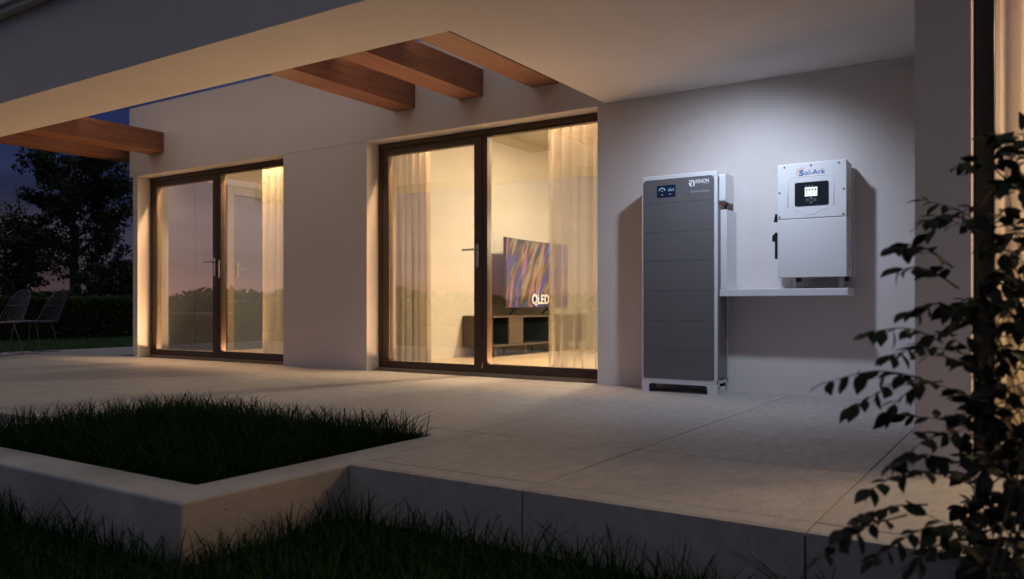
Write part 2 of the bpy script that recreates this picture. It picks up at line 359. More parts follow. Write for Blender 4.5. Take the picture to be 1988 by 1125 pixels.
# rooms
r = MB()
r.box(-6.22, -5.85, 6.151, 11.3, .02, 2.915)              # between the two rooms
r.box(-9.449, -6.22, 10.0, 10.2, .02, 2.915)
r.box(-5.85, -.2, 11.1, 11.299, .02, 2.915)
r.box(-0.45, -.201, 6.151, 11.1, .02, 2.915)
r.box(-9.449, -0.201, 6.152, 11.299, 2.86, 2.919)
r.box(-9.449, -9.43, 6.26, 10.0, 2.31, 2.86)
r.box(-.199, 4.299, 6.88, 6.999, .02, 2.26).box(-.199, 4.299, 3.72, 6.88, 2.22, 2.262)
H(r.build('interior_wall', M_INT))
r = MB(); r.box(-9.449, -0.21, 6.0, 11.29, -.05, .02).box(-.199, 4.299, 3.61, 6.99, -.05, .02); H(r.build('interior_floor', M_FLOOR))
r = MB()
for y0, y1 in ((6.155, 6.65), (6.654, 7.15), (8.35, 9.1), (9.104, 9.98)): H(MB().box(-9.449, -9.405, y0, y1, .021, 2.305, bev=.003).build('wall_panel', M_GREYP))
d = H(MB().box(-9.449, -9.39, 7.153, 7.26, .021, 2.30, bev=.004).box(-9.449, -9.39, 8.24, 8.346, .021, 2.30, bev=.004).box(-9.449, -9.39, 7.26, 8.24, 2.18, 2.30, bev=.004).build('interior_door', mat('door_jamb', (0.20, 0.17, 0.13), 0.5)))
def sub(o, p): o.parent = p; o.matrix_parent_inverse = (house.matrix_world @ p.matrix_parent_inverse if False else p.matrix_world).inverted(); return o
bpy.context.view_layer.update()
sub(MB().box(-9.448, -9.405, 7.265, 8.235, .024, 2.175, bev=.003).build('door_leaf', M_DOORG), d)
hd = MB().box(-9.404, -9.392, 7.31, 7.345, 1.02, 1.24, bev=.004); hd.tube([(-9.40, 7.328, 1.15), (-9.35, 7.328, 1.15), (-9.345, 7.35, 1.15), (-9.345, 7.45, 1.15)], .010)
sub(hd.build('door_handle', M_STEEL), d)

def glazed_door(x0, x1, inner_handle):
    m = (x0 + x1) / 2; T = HEAD - .003; y0, y1 = FY, FY + .09
    f = MB()                                              # fixed outer frame
    f.box(x0 + .002, x0 + .045, y0, y1, .001, T, bev=.003).box(x1 - .045, x1 - .002, y0, y1, .001, T, bev=.003)
    f.box(x0 + .045, x1 - .045, y0 + .002, y1, T - .05, T, bev=.003).box(x0 + .045, x1 - .045, y0 + .002, y1, .001, .056, bev=.003)
    fr = H(f.build('glazed_door', M_FRAME)); bpy.context.view_layer.update()
    l = MB(); yl0, yl1 = y0 + .006, y1 - .006           # hinged leaf
    l.box(x0 + .047, x0 + .118, yl0, yl1, .052, T - .052, bev=.004).box(m - .095, m - .008, yl0, yl1, .052, T - .052, bev=.004)
    l.box(x0 + .118, m - .095, yl0 + .002, yl1, T - .118, T - .052, bev=.004).box(x0 + .118, m - .095, yl0 + .002, yl1, .052, .088, bev=.004)
    sub(l.build('leaf_frame', M_FRAME), fr)
    l = MB(); l.box(m, m + .05, yl0 + .004, yl1, .052, T - .052, bev=.004).box(m + .05, x1 - .05, yl0 + .006, yl1, .052, .10, bev=.004).box(m + .05, x1 - .05, yl0 + .006, yl1, T - .066, T - .052, bev=.004)
    sub(l.build('fixed_frame', M_FRAME), fr)
    g = MB(); g.box(x0 + .112, m - .09, y0 + .040, y0 + .046, .083, T - .113); sub(g.build('pane', M_GLASS), fr)
    g = MB(); g.box(m + .045, x1 - .047, y0 + .048, y0 + .054, .095, T - .06); sub(g.build('pane', M_GLASS), fr)
    b = MB(); b.tube([(x0 + .120, y0 + .03, .09), (x0 + .120, y0 + .03, T - .12), (m - .097, y0 + .03, T - .12), (m - .097, y0 + .03, .09), (x0 + .120, y0 + .03, .09)], .003, 4, False)
    sub(b.build('glazing_bead', M_CREAM), fr)
    hx = m - .052
    h = MB(); h.prism(rounded(hx - .0165, hx + .0165, .985, 1.205, .016), yl0 - .008, yl0 + .001)
    h.tube([(hx, yl0 - .005, 1.15), (hx, yl0 - .05, 1.15)], .0105, 12)
    h.tube([(hx + .008, yl0 - .05, 1.15), (hx - .14, yl0 - .05, 1.15)], .0105, 12)
    h.tube([(hx, yl0 - .006, 1.04), (hx, yl0 - .013, 1.04)], .008, 10)
    sub(h.build('handle', M_STEEL, smooth=False), fr)
    if inner_handle:
        h = MB(); hx = m + .028; h.prism(rounded(hx - .013, hx + .013, .96, 1.17, .012), yl0 - .006, yl0 + .005)
        sub(h.build('strike_plate', M_STEEL), fr)
    return fr
glazed_door(*W1, True); glazed_door(*W2, False)
# wing window
f = MB(); f.box(-.217, -.150, 3.60, 3.70, .001, 2.26, bev=.003).box(-.15, 2.398, 3.602, 3.70, .001, .075, bev=.003).box(2.33, 2.398, 3.60, 3.70, .075, 2.26, bev=.003).box(-.15, 2.33, 3.602, 3.70, 2.20, 2.26, bev=.003)
fr = H(f.build('wing_window', M_FRAMEB)); bpy.context.view_layer.update()
for a, b in ((-.155, 2.335),): sub(MB().box(a, b, 3.645, 3.651, .07, 2.205).build('pane', M_GLASS), fr)

# ------------------------------------------------------------------ room lamps, and unseen lamps added for the warm porch light
def lamp_area(name, parent, loc, size, energy, col, rot=(0, 0, 0), spread=None):
    l = bpy.data.lights.new(name, 'AREA'); l.shape = 'DISK'; l.size = size; l.energy = energy; l.color = col
    o = bpy.data.objects.new(name, l); C.objects.link(o); o.location = loc; o.rotation_euler = rot; o.parent = parent; return o
def lamp_point(name, parent, loc, rad, energy, col):
    l = bpy.data.lights.new(name, 'POINT'); l.shadow_soft_size = rad; l.energy = energy; l.color = col
    o = bpy.data.objects.new(name, l); C.objects.link(o); o.location = loc; o.parent = parent; return o
WARM = (1.0, 0.775, 0.50); AMBER = (1.0, 0.565, 0.28)
M_SHADE = mat('lit_shade', (0.8, 0.7, 0.5), 0.8, emit=WARM, estr=3.0)
def ceiling_lamp(loc, energy, label, z):
    e = tag(empty('ceiling_lamp', (loc[0], loc[1], z)), label, 'lamp')
    MB().tube([(0, 0, -.10), (0, 0, -.02)], [.20, .20], 24).build('lamp_shade', M_SHADE, e); MB().tube([(0, 0, -.02), (0, 0, 0)], .07, 16).build('mount', M_WHITE, e)
    lamp_area('bulb', e, (0, 0, -.105), .4, energy, WARM)
def added_floor_lamp(loc, energy, label, h=1.45, rad=.10):  # added out of view, to throw warm light out onto soffit and terrace
    e = tag(empty('added_floor_lamp', (loc[0], loc[1], .02)), label, 'lamp')
    MB().tube([(0, 0, 0), (0, 0, .02)], .14, 20).build('base', M_FRAMEB, e); MB().tube([(0, 0, .02), (0, 0, h - .15)], .012, 8).build('pole', M_FRAMEB, e)
    MB().tube([(0, 0, h - .16), (0, 0, h + .14)], [.19, .14], 24, False).build('lamp_shade', curtain_mat('shade_cloth', (0.8, 0.7, 0.5), 0.3), e)
    lamp_point('bulb', e, (0, 0, h), rad, energy, AMBER if loc[0] > 0 else WARM)
ceiling_lamp((-3.6, 8.6), 430, 'round lit ceiling lamp in the living room behind the right glazed door', 2.858)
added_floor_lamp((-3.3, 8.0), 430, 'added unseen floor lamp in the living room, throwing warm light onto the soffit')
ceiling_lamp((-7.6, 8.2), 130, 'round lit ceiling lamp in the room behind the left glazed door', 2.858)
added_floor_lamp((-6.7, 8.2), 75, 'added unseen floor lamp behind the left glazed door, warming the left soffit')
added_floor_lamp((1.9, 4.4), 330, 'added unseen floor lamp in the right wing, warming terrace and planter side', rad=.3)
ceiling_lamp((.9, 4.75), 85, 'added unseen ceiling lamp in the right wing, brightening its curtain', 2.218)  # unseen, added to brighten the wing curtain
def added_track_lamp(x0, x1, y, z, energy, label, cz):  # added behind the door heads, hidden, to spill amber light on the terrace
    e = tag(empty('added_track_lamp', ((x0 + x1) / 2, y, z)), label, 'lamp'); L_ = (x1 - x0) / 2
    MB().box(-L_, L_, -.03, .03, .02, .06, bev=.004).build('housing', M_WHITE, e)
    for k in (-.7, .7): MB().tube([(k * L_, 0, .06), (k * L_, 0, cz - z)], .006, 6).build('rod', M_STEEL, e)
    MB().box(-L_ + .02, L_ - .02, -.02, .02, .012, .0195).build('diffuser', M_SHADE, e)
    l = bpy.data.lights.new('tube', 'AREA'); l.shape = 'RECTANGLE'; l.size = 2 * L_; l.size_y = .06; l.energy = energy; l.color = AMBER
    o = bpy.data.objects.new('tube', l); C.objects.link(o); o.parent = e; o.rotation_euler = Vector((0, -1, -1.3)).to_track_quat('-Z', 'Y').to_euler()
added_track_lamp(-9.1, -7.1, 6.22, 2.40, 260, 'added hidden lamp inside above the left glazed door, warming the terrace', 2.858)
added_track_lamp(-5.2, -3.2, 6.21, 2.40, 240, 'added hidden lamp inside above the right glazed door, warming the terrace', 2.858)
def added_uplight(x0, x1, y, energy, label):  # added behind the bottom rail, out of sight, to light soffit and beams
    e = tag(empty('added_uplight', ((x0 + x1) / 2, y, .02)), label, 'lamp'); L_ = (x1 - x0) / 2
    MB().box(-L_, L_, -.025, .025, .0, .012, bev=.002).build('channel', M_STEEL, e); MB().box(-L_ + .01, L_ - .01, -.018, .018, .0125, .018).build('diffuser', M_SHADE, e)
    l = bpy.data.lights.new('tube', 'AREA'); l.shape = 'RECTANGLE'; l.size = 2 * L_; l.size_y = .04; l.energy = energy; l.color = AMBER
    o = bpy.data.objects.new('tube', l); C.objects.link(o); o.parent = e; o.location = (0, 0, .024); o.rotation_euler = Vector((0, -1, .80)).to_track_quat('-Z', 'Y').to_euler()
added_uplight(-8.95, -7.85, 6.24, 150, 'added hidden amber strip inside the left glazed door, lighting the soffit')
added_uplight(-4.95, -3.5, 6.20, 140, 'added hidden amber strip inside the right glazed door, lighting the soffit')
e = tag(empty('added_wall_strip', (-6.65, 4.78, 2.7365)), 'added unseen warm strip on the pergola beams, brightening the house wall', 'lamp')  # added above the beams, hidden by the slab, to brighten the walls
MB().box(-3.3, 3.3, -.02, .02, .05, .072, bev=.003).build('housing', M_STEEL, e); MB().box(-3.28, 3.28, .0202, .024, .054, .068).build('diffuser', M_SHADE, e)
for x_ in (-2.4, 1.6, 3.15):
    MB().box(x_ - .015, x_ + .015, -.012, .012, 0, .051).build('foot', M_STEEL, e)
l = bpy.data.lights.new('tube', 'AREA'); l.shape = 'RECTANGLE'; l.size = 6.5; l.size_y = .02; l.energy = 4.8; l.color = (1.0, .72, .52)
o = bpy.data.objects.new('tube', l); C.objects.link(o); o.parent = e; o.location = (0, .028, .061); o.rotation_euler = Vector((0, 1, -.35)).to_track_quat('-Z', 'Y').to_euler()
# cool ceiling spot over the power equipment
sp = bpy.data.lights.new('porch_spot', 'SPOT'); sp.energy = 92; sp.color = (0.68, 0.80, 1.0); sp.spot_size = R(130); sp.spot_blend = 1.0; sp.shadow_soft_size = 0.05
so = bpy.data.objects.new('porch_spot', sp); C.objects.link(so); so.location = (-1.55, 4.78, 2.22)
so.rotation_euler = (Vector((-2.0, 5.85, 0.18)) - so.location).to_track_quat('-Z', 'Y').to_euler()

# ================================================================== planter
pl = MB(); IX0, IX1, IY0, IY1 = -4.484, -2.495, 1.770, 3.085
bm = pl.bm
def ring(z, off=0): return [bm.verts.new(p) for p in ((PX0, PY0, z), (PX1, PY0, z), (PX1, PY1, z), (PX0, PY1, z))], [bm.verts.new(p) for p in ((IX0, IY0, z), (IX1, IY0, z), (IX1, IY1, z), (IX0, IY1, z))]
to, ti = ring(.001); bo, bi = ring(GROUND - .1)
for k in range(4):
    j = (k + 1) % 4
    bm.faces.new((to[k], to[j], ti[j], ti[k])); bm.faces.new((bo[k], bo[j], to[j], to[k])); bm.faces.new((ti[k], ti[j], bi[j], bi[k])); bm.faces.new((bo[j], bo[k], bi[k], bi[j]))
bmesh.ops.recalc_face_normals(bm, faces=bm.faces[:])
bmesh.ops.bevel(bm, geom=[e for e in bm.edges if all(v.co.z > -.01 for v in e.verts) or abs(e.verts[0].co.z - e.verts[1].co.z) > .1], offset=.011, segments=3, profile=.5, affect='EDGES')
planter = tag(empty('planter', (-3.4, 2.4, GROUND)), 'square concrete planter full of dark grass set into the terrace edge', 'planter'); bpy.context.view_layer.update()
def keep(o, p): o.parent = p; o.matrix_parent_inverse = p.matrix_world.inverted(); return o
keep(pl.build('kerb', M_CONC), planter)
keep(MB().box(IX0, IX1, IY0, IY1, GROUND - .05, -.045).build('soil', M_SOIL), planter)

# ================================================================== grass
def grass(name, n, sampler, z, h0, h1, w0, m, lean=0.5, seg=3):
    xy = sampler(n); n = len(xy); h = h0 + (h1 - h0) * rng.random(n) ** 2.2; a = rng.uniform(0, 2 * np.pi, n); ln = rng.gamma(2.0, lean / 2, n) * h; wd = w0 * rng.uniform(.6, 1.2, n)
    dirx, diry = np.cos(a), np.sin(a); b = a + np.pi / 2 + rng.normal(0, .6, n); px, py = np.cos(b) * wd / 2, np.sin(b) * wd / 2
    V = np.zeros((n, 2 * seg + 1, 3))
    for i in range(seg):
        t = i / seg; k = t ** 1.8; taper = 1 - t * .55
        for s, sg in ((0, -1), (1, 1)):
            V[:, 2 * i + s, 0] = xy[:, 0] + dirx * ln * k + sg * px * taper; V[:, 2 * i + s, 1] = xy[:, 1] + diry * ln * k + sg * py * taper; V[:, 2 * i + s, 2] = z + h * t * (1 - .12 * t)
    V[:, -1, 0] = xy[:, 0] + dirx * ln; V[:, -1, 1] = xy[:, 1] + diry * ln; V[:, -1, 2] = z + h * .88
    base = (np.arange(n) * (2 * seg + 1))[:, None]; F = []
    for i in range(seg - 1): F += [base + np.array([[2 * i, 2 * i + 1, 2 * i + 3]]), base + np.array([[2 * i, 2 * i + 3, 2 * i + 2]])]
    F.append(base + np.array([[2 * seg - 2, 2 * seg - 1, 2 * seg]]))
    return mesh_np(name, V.reshape(-1, 3), np.concatenate(F), m)
def rect(x0, x1, y0, y1): return lambda n: np.stack([rng.uniform(x0, x1, n), rng.uniform(y0, y1, n)], 1)
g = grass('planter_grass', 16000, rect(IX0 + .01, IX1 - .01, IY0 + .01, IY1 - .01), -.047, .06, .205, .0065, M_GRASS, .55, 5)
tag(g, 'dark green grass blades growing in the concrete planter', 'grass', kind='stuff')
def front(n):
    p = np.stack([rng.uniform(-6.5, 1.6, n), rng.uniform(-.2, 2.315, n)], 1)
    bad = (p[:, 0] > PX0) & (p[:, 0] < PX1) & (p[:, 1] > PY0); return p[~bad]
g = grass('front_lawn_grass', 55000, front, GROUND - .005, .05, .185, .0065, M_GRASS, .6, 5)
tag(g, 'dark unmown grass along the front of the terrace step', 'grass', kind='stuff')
def far(n):
    x = -11.5 - 10 * rng.random(n) ** 1.6; return np.stack([x, rng.uniform(1, 19, n)], 1)
g = grass('side_lawn_grass', 60000, far, GROUND - .005, .04, .09, .012, M_LAWN, .6, 2)
tag(g, 'green lawn between the terrace and the clipped hedge', 'grass', kind='stuff')

# ================================================================== foliage helpers
def leafcloud(name, cen, size, m, parent=None, up=0.3):
    n = len(cen); s = size * rng.uniform(.6, 1.3, n)
    nrm = rng.normal(size=(n, 3)); nrm[:, 2] += up; nrm /= np.linalg.norm(nrm, axis=1)[:, None]
    t = np.cross(nrm, rng.normal(size=(n, 3))); t /= np.linalg.norm(t, axis=1)[:, None]; b = np.cross(nrm, t)
    V = np.stack([cen - t * s[:, None], cen + b * (s * .45)[:, None] + nrm * (s * .12)[:, None], cen + t * s[:, None], cen - b * (s * .45)[:, None] + nrm * (s * .12)[:, None]], 1).reshape(-1, 3)
    return mesh_np(name, V, np.arange(4 * n).reshape(-1, 4), m, parent)
def ground_tree(name, loc, height, spread, label, cat, n_limbs, leaf, leaves, trunk_r, base_frac=.25, group=None, seed=1, low=False):
    rnd = random.Random(seed); e = tag(empty(name, loc), label, cat, group)
    tm = MB(); tips = []
    top = height * .78
    pts = [Vector((0, 0, -.1))]; p = Vector((0, 0, 0)); n = 7
    for i in range(1, n + 1):
        p = Vector((rnd.uniform(-.03, .03) * height * i / n, rnd.uniform(-.03, .03) * height * i / n, top * i / n)); pts.append(p)
    tm.tube(pts, [trunk_r * (1.25 if i == 0 else 1 - .85 * i / n) for i in range(n + 1)], 8)
    for k in range(n_limbs):
        f = base_frac + (1 - base_frac) * (k + .5) / n_limbs; i = f * n; i0 = min(int(i), n - 1); st = pts[i0].lerp(pts[i0 + 1], i - i0)
        a = k * 2.399 + rnd.uniform(-.4, .4); ln = spread * (1.05 - .55 * f) * rnd.uniform(.75, 1.1); el = R(rnd.uniform(20, 50)) * (.6 + .6 * f)
        dv = Vector((math.cos(a) * math.cos(el), math.sin(a) * math.cos(el), math.sin(el))); q = [st]
        for j in range(1, 5): q.append(st + dv * ln * j / 4 + Vector((rnd.gauss(0, .05), rnd.gauss(0, .05), rnd.gauss(0, .05) + .02 * j * j * .3)) * ln)
        r0 = trunk_r * (1 - .8 * f) * .55; tm.tube(q, [r0, r0 * .75, r0 * .55, r0 * .35, r0 * .15], 6)
        for j in range(2, 5):
            tips.append((q[j], ln * .30))
            for s_ in range(3):
                dv2 = (dv + Vector((rnd.gauss(0, .7), rnd.gauss(0, .7), rnd.gauss(0, .5)))).normalized(); e2 = q[j] + dv2 * ln * .42
                tm.tube([q[j], q[j].lerp(e2, .5) + Vector((0, 0, .03 * ln)), e2], [r0 * .3, r0 * .2, r0 * .08], 4); tips.append((e2, ln * .24))
    tips.append((Vector((0, 0, top)), spread * .3))
    tm.build('trunk', M_BARK, e)
    cs = []; per = leaves // len(tips)
    for c, rr in tips:
        cc = rng.normal(size=(per, 3)); cc /= np.linalg.norm(cc, axis=1)[:, None]; cc *= (rng.random(per)[:, None] ** .45) * rr * np.array([1, 1, .75]); cs.append(cc + np.array(c))
    cs = np.concatenate(cs)
    if low: cs[:, 2] = np.abs(cs[:, 2])
    leafcloud('crown', cs, leaf, M_TREE, e); return e
def polar(px, F):                                         # ground point at forward distance F
    c_, s_ = math.cos(R(33.28)), math.sin(R(33.28)); k = (px - 994) / 1565.4
    return ((c_ * k - s_) * F, (s_ * k + c_) * F, GROUND)
ground_tree('tree', polar(146, 36), 8.6, 3.1, 'tall spreading dark tree beyond the hedge left of the house', 'tree', 15, .12, 11500, .30, .27, seed=3)
ground_tree('tree', polar(12, 31), 4.3, 2.1, 'low broad dark tree behind the wire chairs at left edge', 'tree', 11, .10, 8500, .18, .14, seed=8)
ground_tree('bush', polar(232, 29), 2.2, 1.6, 'rounded dark bush above the hedge next to the house corner', 'bush', 10, .09, 7000, .10, .05, seed=5, low=True)
# hedge
e = tag(empty('hedge', (-21.4, 8, GROUND)), 'long clipped green hedge behind the side lawn', 'hedge')
MB().box(-.34, .34, -34, 26, -.1, .95).build('inner_mass', M_SOIL, e)
n = 52000; yy = np.concatenate([rng.uniform(-6, 14, 40000), rng.uniform(-34, 26, 12000)]); u = rng.random(n); side = u < .62
X = np.where(side, .38 + rng.normal(0, .035, n), rng.uniform(-.42, .42, n)); Z = np.where(side, rng.uniform(0, 1.05, n), 1.04 + rng.normal(0, .03, n) + .03 * np.sin(yy * 1.7))
leafcloud('foliage', np.stack([X, yy, Z], 1), .045, M_HEDGE, e)
# far wood all round the fields
n = 26000; a = rng.uniform(0, 2 * np.pi, n); d = rng.uniform(150, 175, n)
hh = np.array([3.2 + 2.4 * mnoise.noise(Vector((math.cos(q) * 9, math.sin(q) * 9, 0))) + 1.4 * mnoise.noise(Vector((math.cos(q) * 34, math.sin(q) * 34, 3))) for q in a])
P = np.stack([np.cos(a) * d, np.sin(a) * d, GROUND + rng.random(n) ** .8 * np.maximum(hh, .8)], 1)
tag(leafcloud('distant_wood', P, 1.3, M_TREE), 'low dark line of far woods along the horizon', 'woodland', kind='stuff')

# ================================================================== battery cabinet
M_CASE = mat('case_white', (0.66, 0.66, 0.68), 0.42, fn=lambda t, b: bump(t, b, tex(t, coords(t), 500, 2), 0.08, 0.001))
M_DARKP = mat('charcoal_panel', (0.135, 0.132, 0.138), 0.24, fn=lambda t, b: bump(t, b, tex(t, coords(t), 700, 2), 0.05, 0.001))
M_PRINT = mat('white_print', (0.8, 0.8, 0.82), 0.5)
M_PRINTG = mat('grey_print', (0.42, 0.42, 0.45), 0.5)
M_BLACK = mat('black_plastic', (0.012, 0.012, 0.013), 0.35)
M_ORANGE = mat('orange_plastic', (0.20, 0.045, 0.015), 0.4)
bat = tag(empty('battery_cabinet', (-2.2, 5.69, 0)), 'tall charcoal and white battery cabinet standing against the porch wall', 'battery'); bpy.context.view_layer.update()
B = lambda o: keep(o, bat)
bx0, bx1, by0, by1 = -2.491, -1.918, 5.562, 5.812
c = MB()                                                    # white frame: four posts, top, bottom
for x0, x1 in ((bx0, bx0 + .022), (bx1 - .028, bx1)):
    c.box(x0, x1, by0, by0 + .03, .075, 1.55, bev=.003); c.box(x0, x1, by1 - .03, by1, .075, 1.55, bev=.003)
c.box(bx0, bx1, by0, by1, 1.55, 1.592, bev=.007, seg=3); c.box(bx0, bx1, by0, by1, .075, .104, bev=.003)
c.box(bx0 + .022, bx1 - .028, by0 + .01, by1 - .03, .104, 1.55)
B(c.build('frame', M_CASE))
ft = MB()                                                   # plinth with arched openings
ft.prism([(bx0, 0), (bx0 + .055, 0)] + [(bx0 + .055 + .022 - .022 * math.cos(R(90 * k / 5)), .040 + .022 * math.sin(R(90 * k / 5))) for k in range(6)] +
         [(bx1 - .068 - .022 + .022 * math.sin(R(90 * k / 5)), .040 + .022 * math.cos(R(90 * k / 5))) for k in range(6)] + [(bx1 - .068, 0), (bx1, 0), (bx1, .0745), (bx0, .0745)], by0 - .002, by0 + .012)
ft.box(bx1 - .012, bx1 + .001, by0 + .012, by0 + .03, 0, .0745).box(bx1 - .012, bx1 + .001, by0 + .06, by1 - .065, 0, .0745).box(bx1 - .012, bx1 + .001, by1 - .03, by1, 0, .0745).box(bx1 - .012, bx1 + .001, by0 + .03, by1 - .03, .056, .0745)
ft.box(bx0, bx0 + .012, by0 + .012, by1, 0, .0745).box(bx0 + .012, bx1 - .012, by1 - .012, by1, 0.058, .0745)
B(ft.build('plinth', M_CASE))
zs = [.106, .312, .526, .743, .963, 1.175, 1.387, 1.562]
for i, (z0, z1) in enumerate(zip(zs, zs[1:])):
    q = MB(); top = i == len(zs) - 2
    q.prism(rounded(bx0 + .016, bx1 - .019, z0 + .0008, z1 - .0008, .028 if top else .003, 6, (0, 0, 1, 1) if top else (1, 1, 1, 1)), by0 - .006, by0 + .008)
    B(q.build('control_panel' if top else 'module_panel', M_DARKP))
B(MB().box(bx1 - .006, bx1 + .003, by0 + .034, by1 - .034, .112, 1.32, bev=.002).build('side_panel', M_DARKP))
cc = MB(); cc.prism(rounded(0, .175, 1.372, 1.574, .018), 0, .046)        # connector cover on the right flank
cv = cc.build('connector_cover', M_CASE); cv.matrix_world = Matrix.Translation((bx1 + .046, by0 + .05, 0)) @ Matrix.Rotation(R(90), 4, 'Z'); bpy.context.view_layer.update(); B(cv)
for k, (yy_, m_) in enumerate(((by0 + .075, M_ORANGE), (by0 + .105, M_BLACK), (by0 + .14, M_BLACK))):
    q = MB(); q.tube([(bx1 + .024, yy_, 1.372), (bx1 + .024, yy_, 1.35)], .013, 10).tube([(bx1 + .024, yy_, 1.35), (bx1 + .024, yy_, 1.30)], .006, 8); B(q.build('cable_plug', m_))
# display of the control panel
yf = by0 - .0065
M_SCR = mat('blue_screen', (0.008, 0.016, 0.04), 0.2, emit=(0.010, 0.030, 0.085), estr=0.1)
M_SCRL = mat('screen_light', (0.3, 0.5, 0.7), 0.3, emit=(0.35, 0.6, 0.9), estr=0.55)
s_ = B(MB().prism(rounded(-2.368, -2.224, 1.428, 1.516, .006), yf - .002, yf + .002).build('display', M_SCR)); bpy.context.view_layer.update()
q = MB(); yk = yf - .0032
for a0, a1, r0, r1 in ((12, 168, .022, .0265),):
    pts = [(-2.327 + r1 * math.cos(R(a0 + (a1 - a0) * k / 12)), 1.472 + r1 * math.sin(R(a0 + (a1 - a0) * k / 12))) for k in range(13)] + [(-2.327 + r0 * math.cos(R(a1 - (a1 - a0) * k / 12)), 1.472 + r0 * math.sin(R(a1 - (a1 - a0) * k / 12))) for k in range(13)]
    q.prism(pts, yk, yk + .001)
for k, hh_ in enumerate((.016, .024, .013, .020)): q.box(-2.278 + k * .012, -2.275 + k * .012, yk, yk + .001, 1.470, 1.470 + hh_)
q.box(-2.334, -2.320, yk, yk + .001, 1.474, 1.477).box(-2.33, -2.322, yk, yk + .001, 1.445, 1.450).box(-2.272, -2.258, yk, yk + .001, 1.447, 1.450)
tag(keep(q.build('display_graphics', M_SCRL), s_), kind='stuff')
# emblem and lettering
q = MB(); yk = yf - .0012; ex, ez = -2.1235, 1.491
def P2(pts): return [(ex + x * .0017, ez + z * .0017) for x, z in pts]
q.prism(P2([(0, 27), (17, 27), (22, 25.5), (25, 22), (26, 18), (26, 2), (24, 0), (20, 0), (18, 2), (18, 4), (20, 6), (20, 17), (18.5, 20), (15, 21.5), (3, 21.5)]), yk, yk + .001)
q.prism(P2([(0, 16), (4, 17), (14, 17), (15.5, 15), (14, 13), (9, 12.5), (12, 6), (14.5, 2), (13, -1), (10, -1), (5, 3), (1.5, 9)]), yk, yk + .001)
B(q.build('emblem', M_PRINT))
B_t = lambda *a, **k: keep(text_mesh(*a, **k), bat)
def T(name, body, size, m, par, x, y, z, **k):
    o = text_mesh(name, body, size, m, None, x, y, z, **k); keep(o, par); return o
T('lettering', 'RENON', .0385, M_PRINT, bat, -2.0725, yk + .001, 1.5115, fit=.098, bold=.0005)
T('lettering', 'POWER', .010, M_PRINTG, bat, -2.0195, yk + .001, 1.499, fit=.045)
T('lettering', 'Xtreme Series', .026, M_PRINTG, bat, -2.112, yk + .001, 1.446, fit=.137)

# ================================================================== cable duct
duct = tag(empty('cable_duct', (-1.9, 5.75, .7)), 'white L-shaped cable duct running from battery cabinet to under the inverter', 'cable duct'); bpy.context.view_layer.update()
D = lambda o: keep(o, duct)
D(MB().box(bx1 + .004, bx1 + .05, 5.625, WY - .004, .7525, 1.318, bev=.003).build('vertical_section', M_CASE))
D(MB().box(bx1 + .004, -1.062, 5.607, WY - .004, .700, .750, bev=.003).build('horizontal_section', M_CASE))
D(MB().box(-1.0615, -1.056, 5.604, WY - .004, .697, .753, bev=.002).build('end_cap', M_CASE))
for x_ in (-1.415, -1.115):
    D(MB().tube([(x_, 5.72, .7505), (x_, 5.72, .823)], .013, 12).build('conduit', M_CASE)); D(MB().tube([(x_ - .026, 5.76, .7505), (x_ - .026, 5.76, .823)], .009, 10).build('conduit', M_CASE))

# ================================================================== inverter
inv = tag(empty('inverter', (-1.286, 5.72, .824)), 'white wall-mounted solar inverter with small lit screen above the cable duct', 'inverter'); bpy.context.view_layer.update()
I = lambda o: keep(o, inv)
ix0, ix1, iy0, iy1, iz0, iz1 = -1.508, -1.064, 5.604, WY - .012, .824, 1.594
I(MB().box(ix0 + .004, ix1 - .004, iy0 + .012, iy1 - .03, iz0 + .004, iz1 - .004, bev=.004).build('case', M_CASE))
I(MB().box(ix0 - .002, ix1 + .010, iy1 - .028, iy1 + .010, iz0 + .01, iz1 - .03, bev=.002).build('back_plate', M_CASE))
I(MB().box(ix0, ix1, iy0, iy0 + .03, 1.2215, iz1, bev=.004, seg=3).build('upper_cover', M_CASE))
I(MB().box(ix0, ix1, iy0 + .002, iy0 + .03, iz0, 1.2185, bev=.004, seg=3).build('lower_cover', M_CASE))
for x_, z_ in ((-1.461, 1.573), (-1.288, 1.573), (-1.112, 1.573), (-1.493, 1.403), (-1.081, 1.40), (-1.493, 1.236), (-1.083, 1.236)):
    q = MB(); q.tube([(x_, iy0 - .003, z_), (x_, iy0 + .002, z_)], [.0058, .0065], 12); I(q.build('screw', mat('dark_screw', (0.12, 0.12, 0.13), 0.35, 0.8)))
def ridge(pts, r=.0028): q = MB(); q.tube([(x_, iy0 + .0005, z_) for x_, z_ in pts], r, 6); return I(q.build('raised_line', M_CASE, smooth=True))
arc = [(-1.438, 1.30)] + [(-1.438, 1.44)] + [(-1.398 + .04 * math.cos(R(a)), 1.463 + .038 * math.sin(R(a))) for a in range(180, 89, -15)] + [(-1.182 + .04 * math.cos(R(a)), 1.463 + .038 * math.sin(R(a))) for a in range(90, -1, -15)] + [(-1.142, 1.30)]
ridge(arc)
vline = [(-1.388, 1.278), (-1.36, 1.276), (-1.335, 1.268), (-1.30, 1.247), (-1.285, 1.243), (-1.268, 1.248), (-1.238, 1.270), (-1.215, 1.278), (-1.188, 1.279)]
ridge(vline, .0026)
dp = I(MB().prism(rounded(-1.392, -1.175, 1.304, 1.462, .012), iy0 - .004, iy0 + .002).build('display_panel', mat('black_glass', (0.015, 0.018, 0.022), 0.12))); bpy.context.view_layer.update()
ys = iy0 - .0052
M_LCD = mat('lit_lcd', (0.5, 0.55, 0.5), 0.3, emit=(0.80, 0.95, 0.86), estr=0.85)
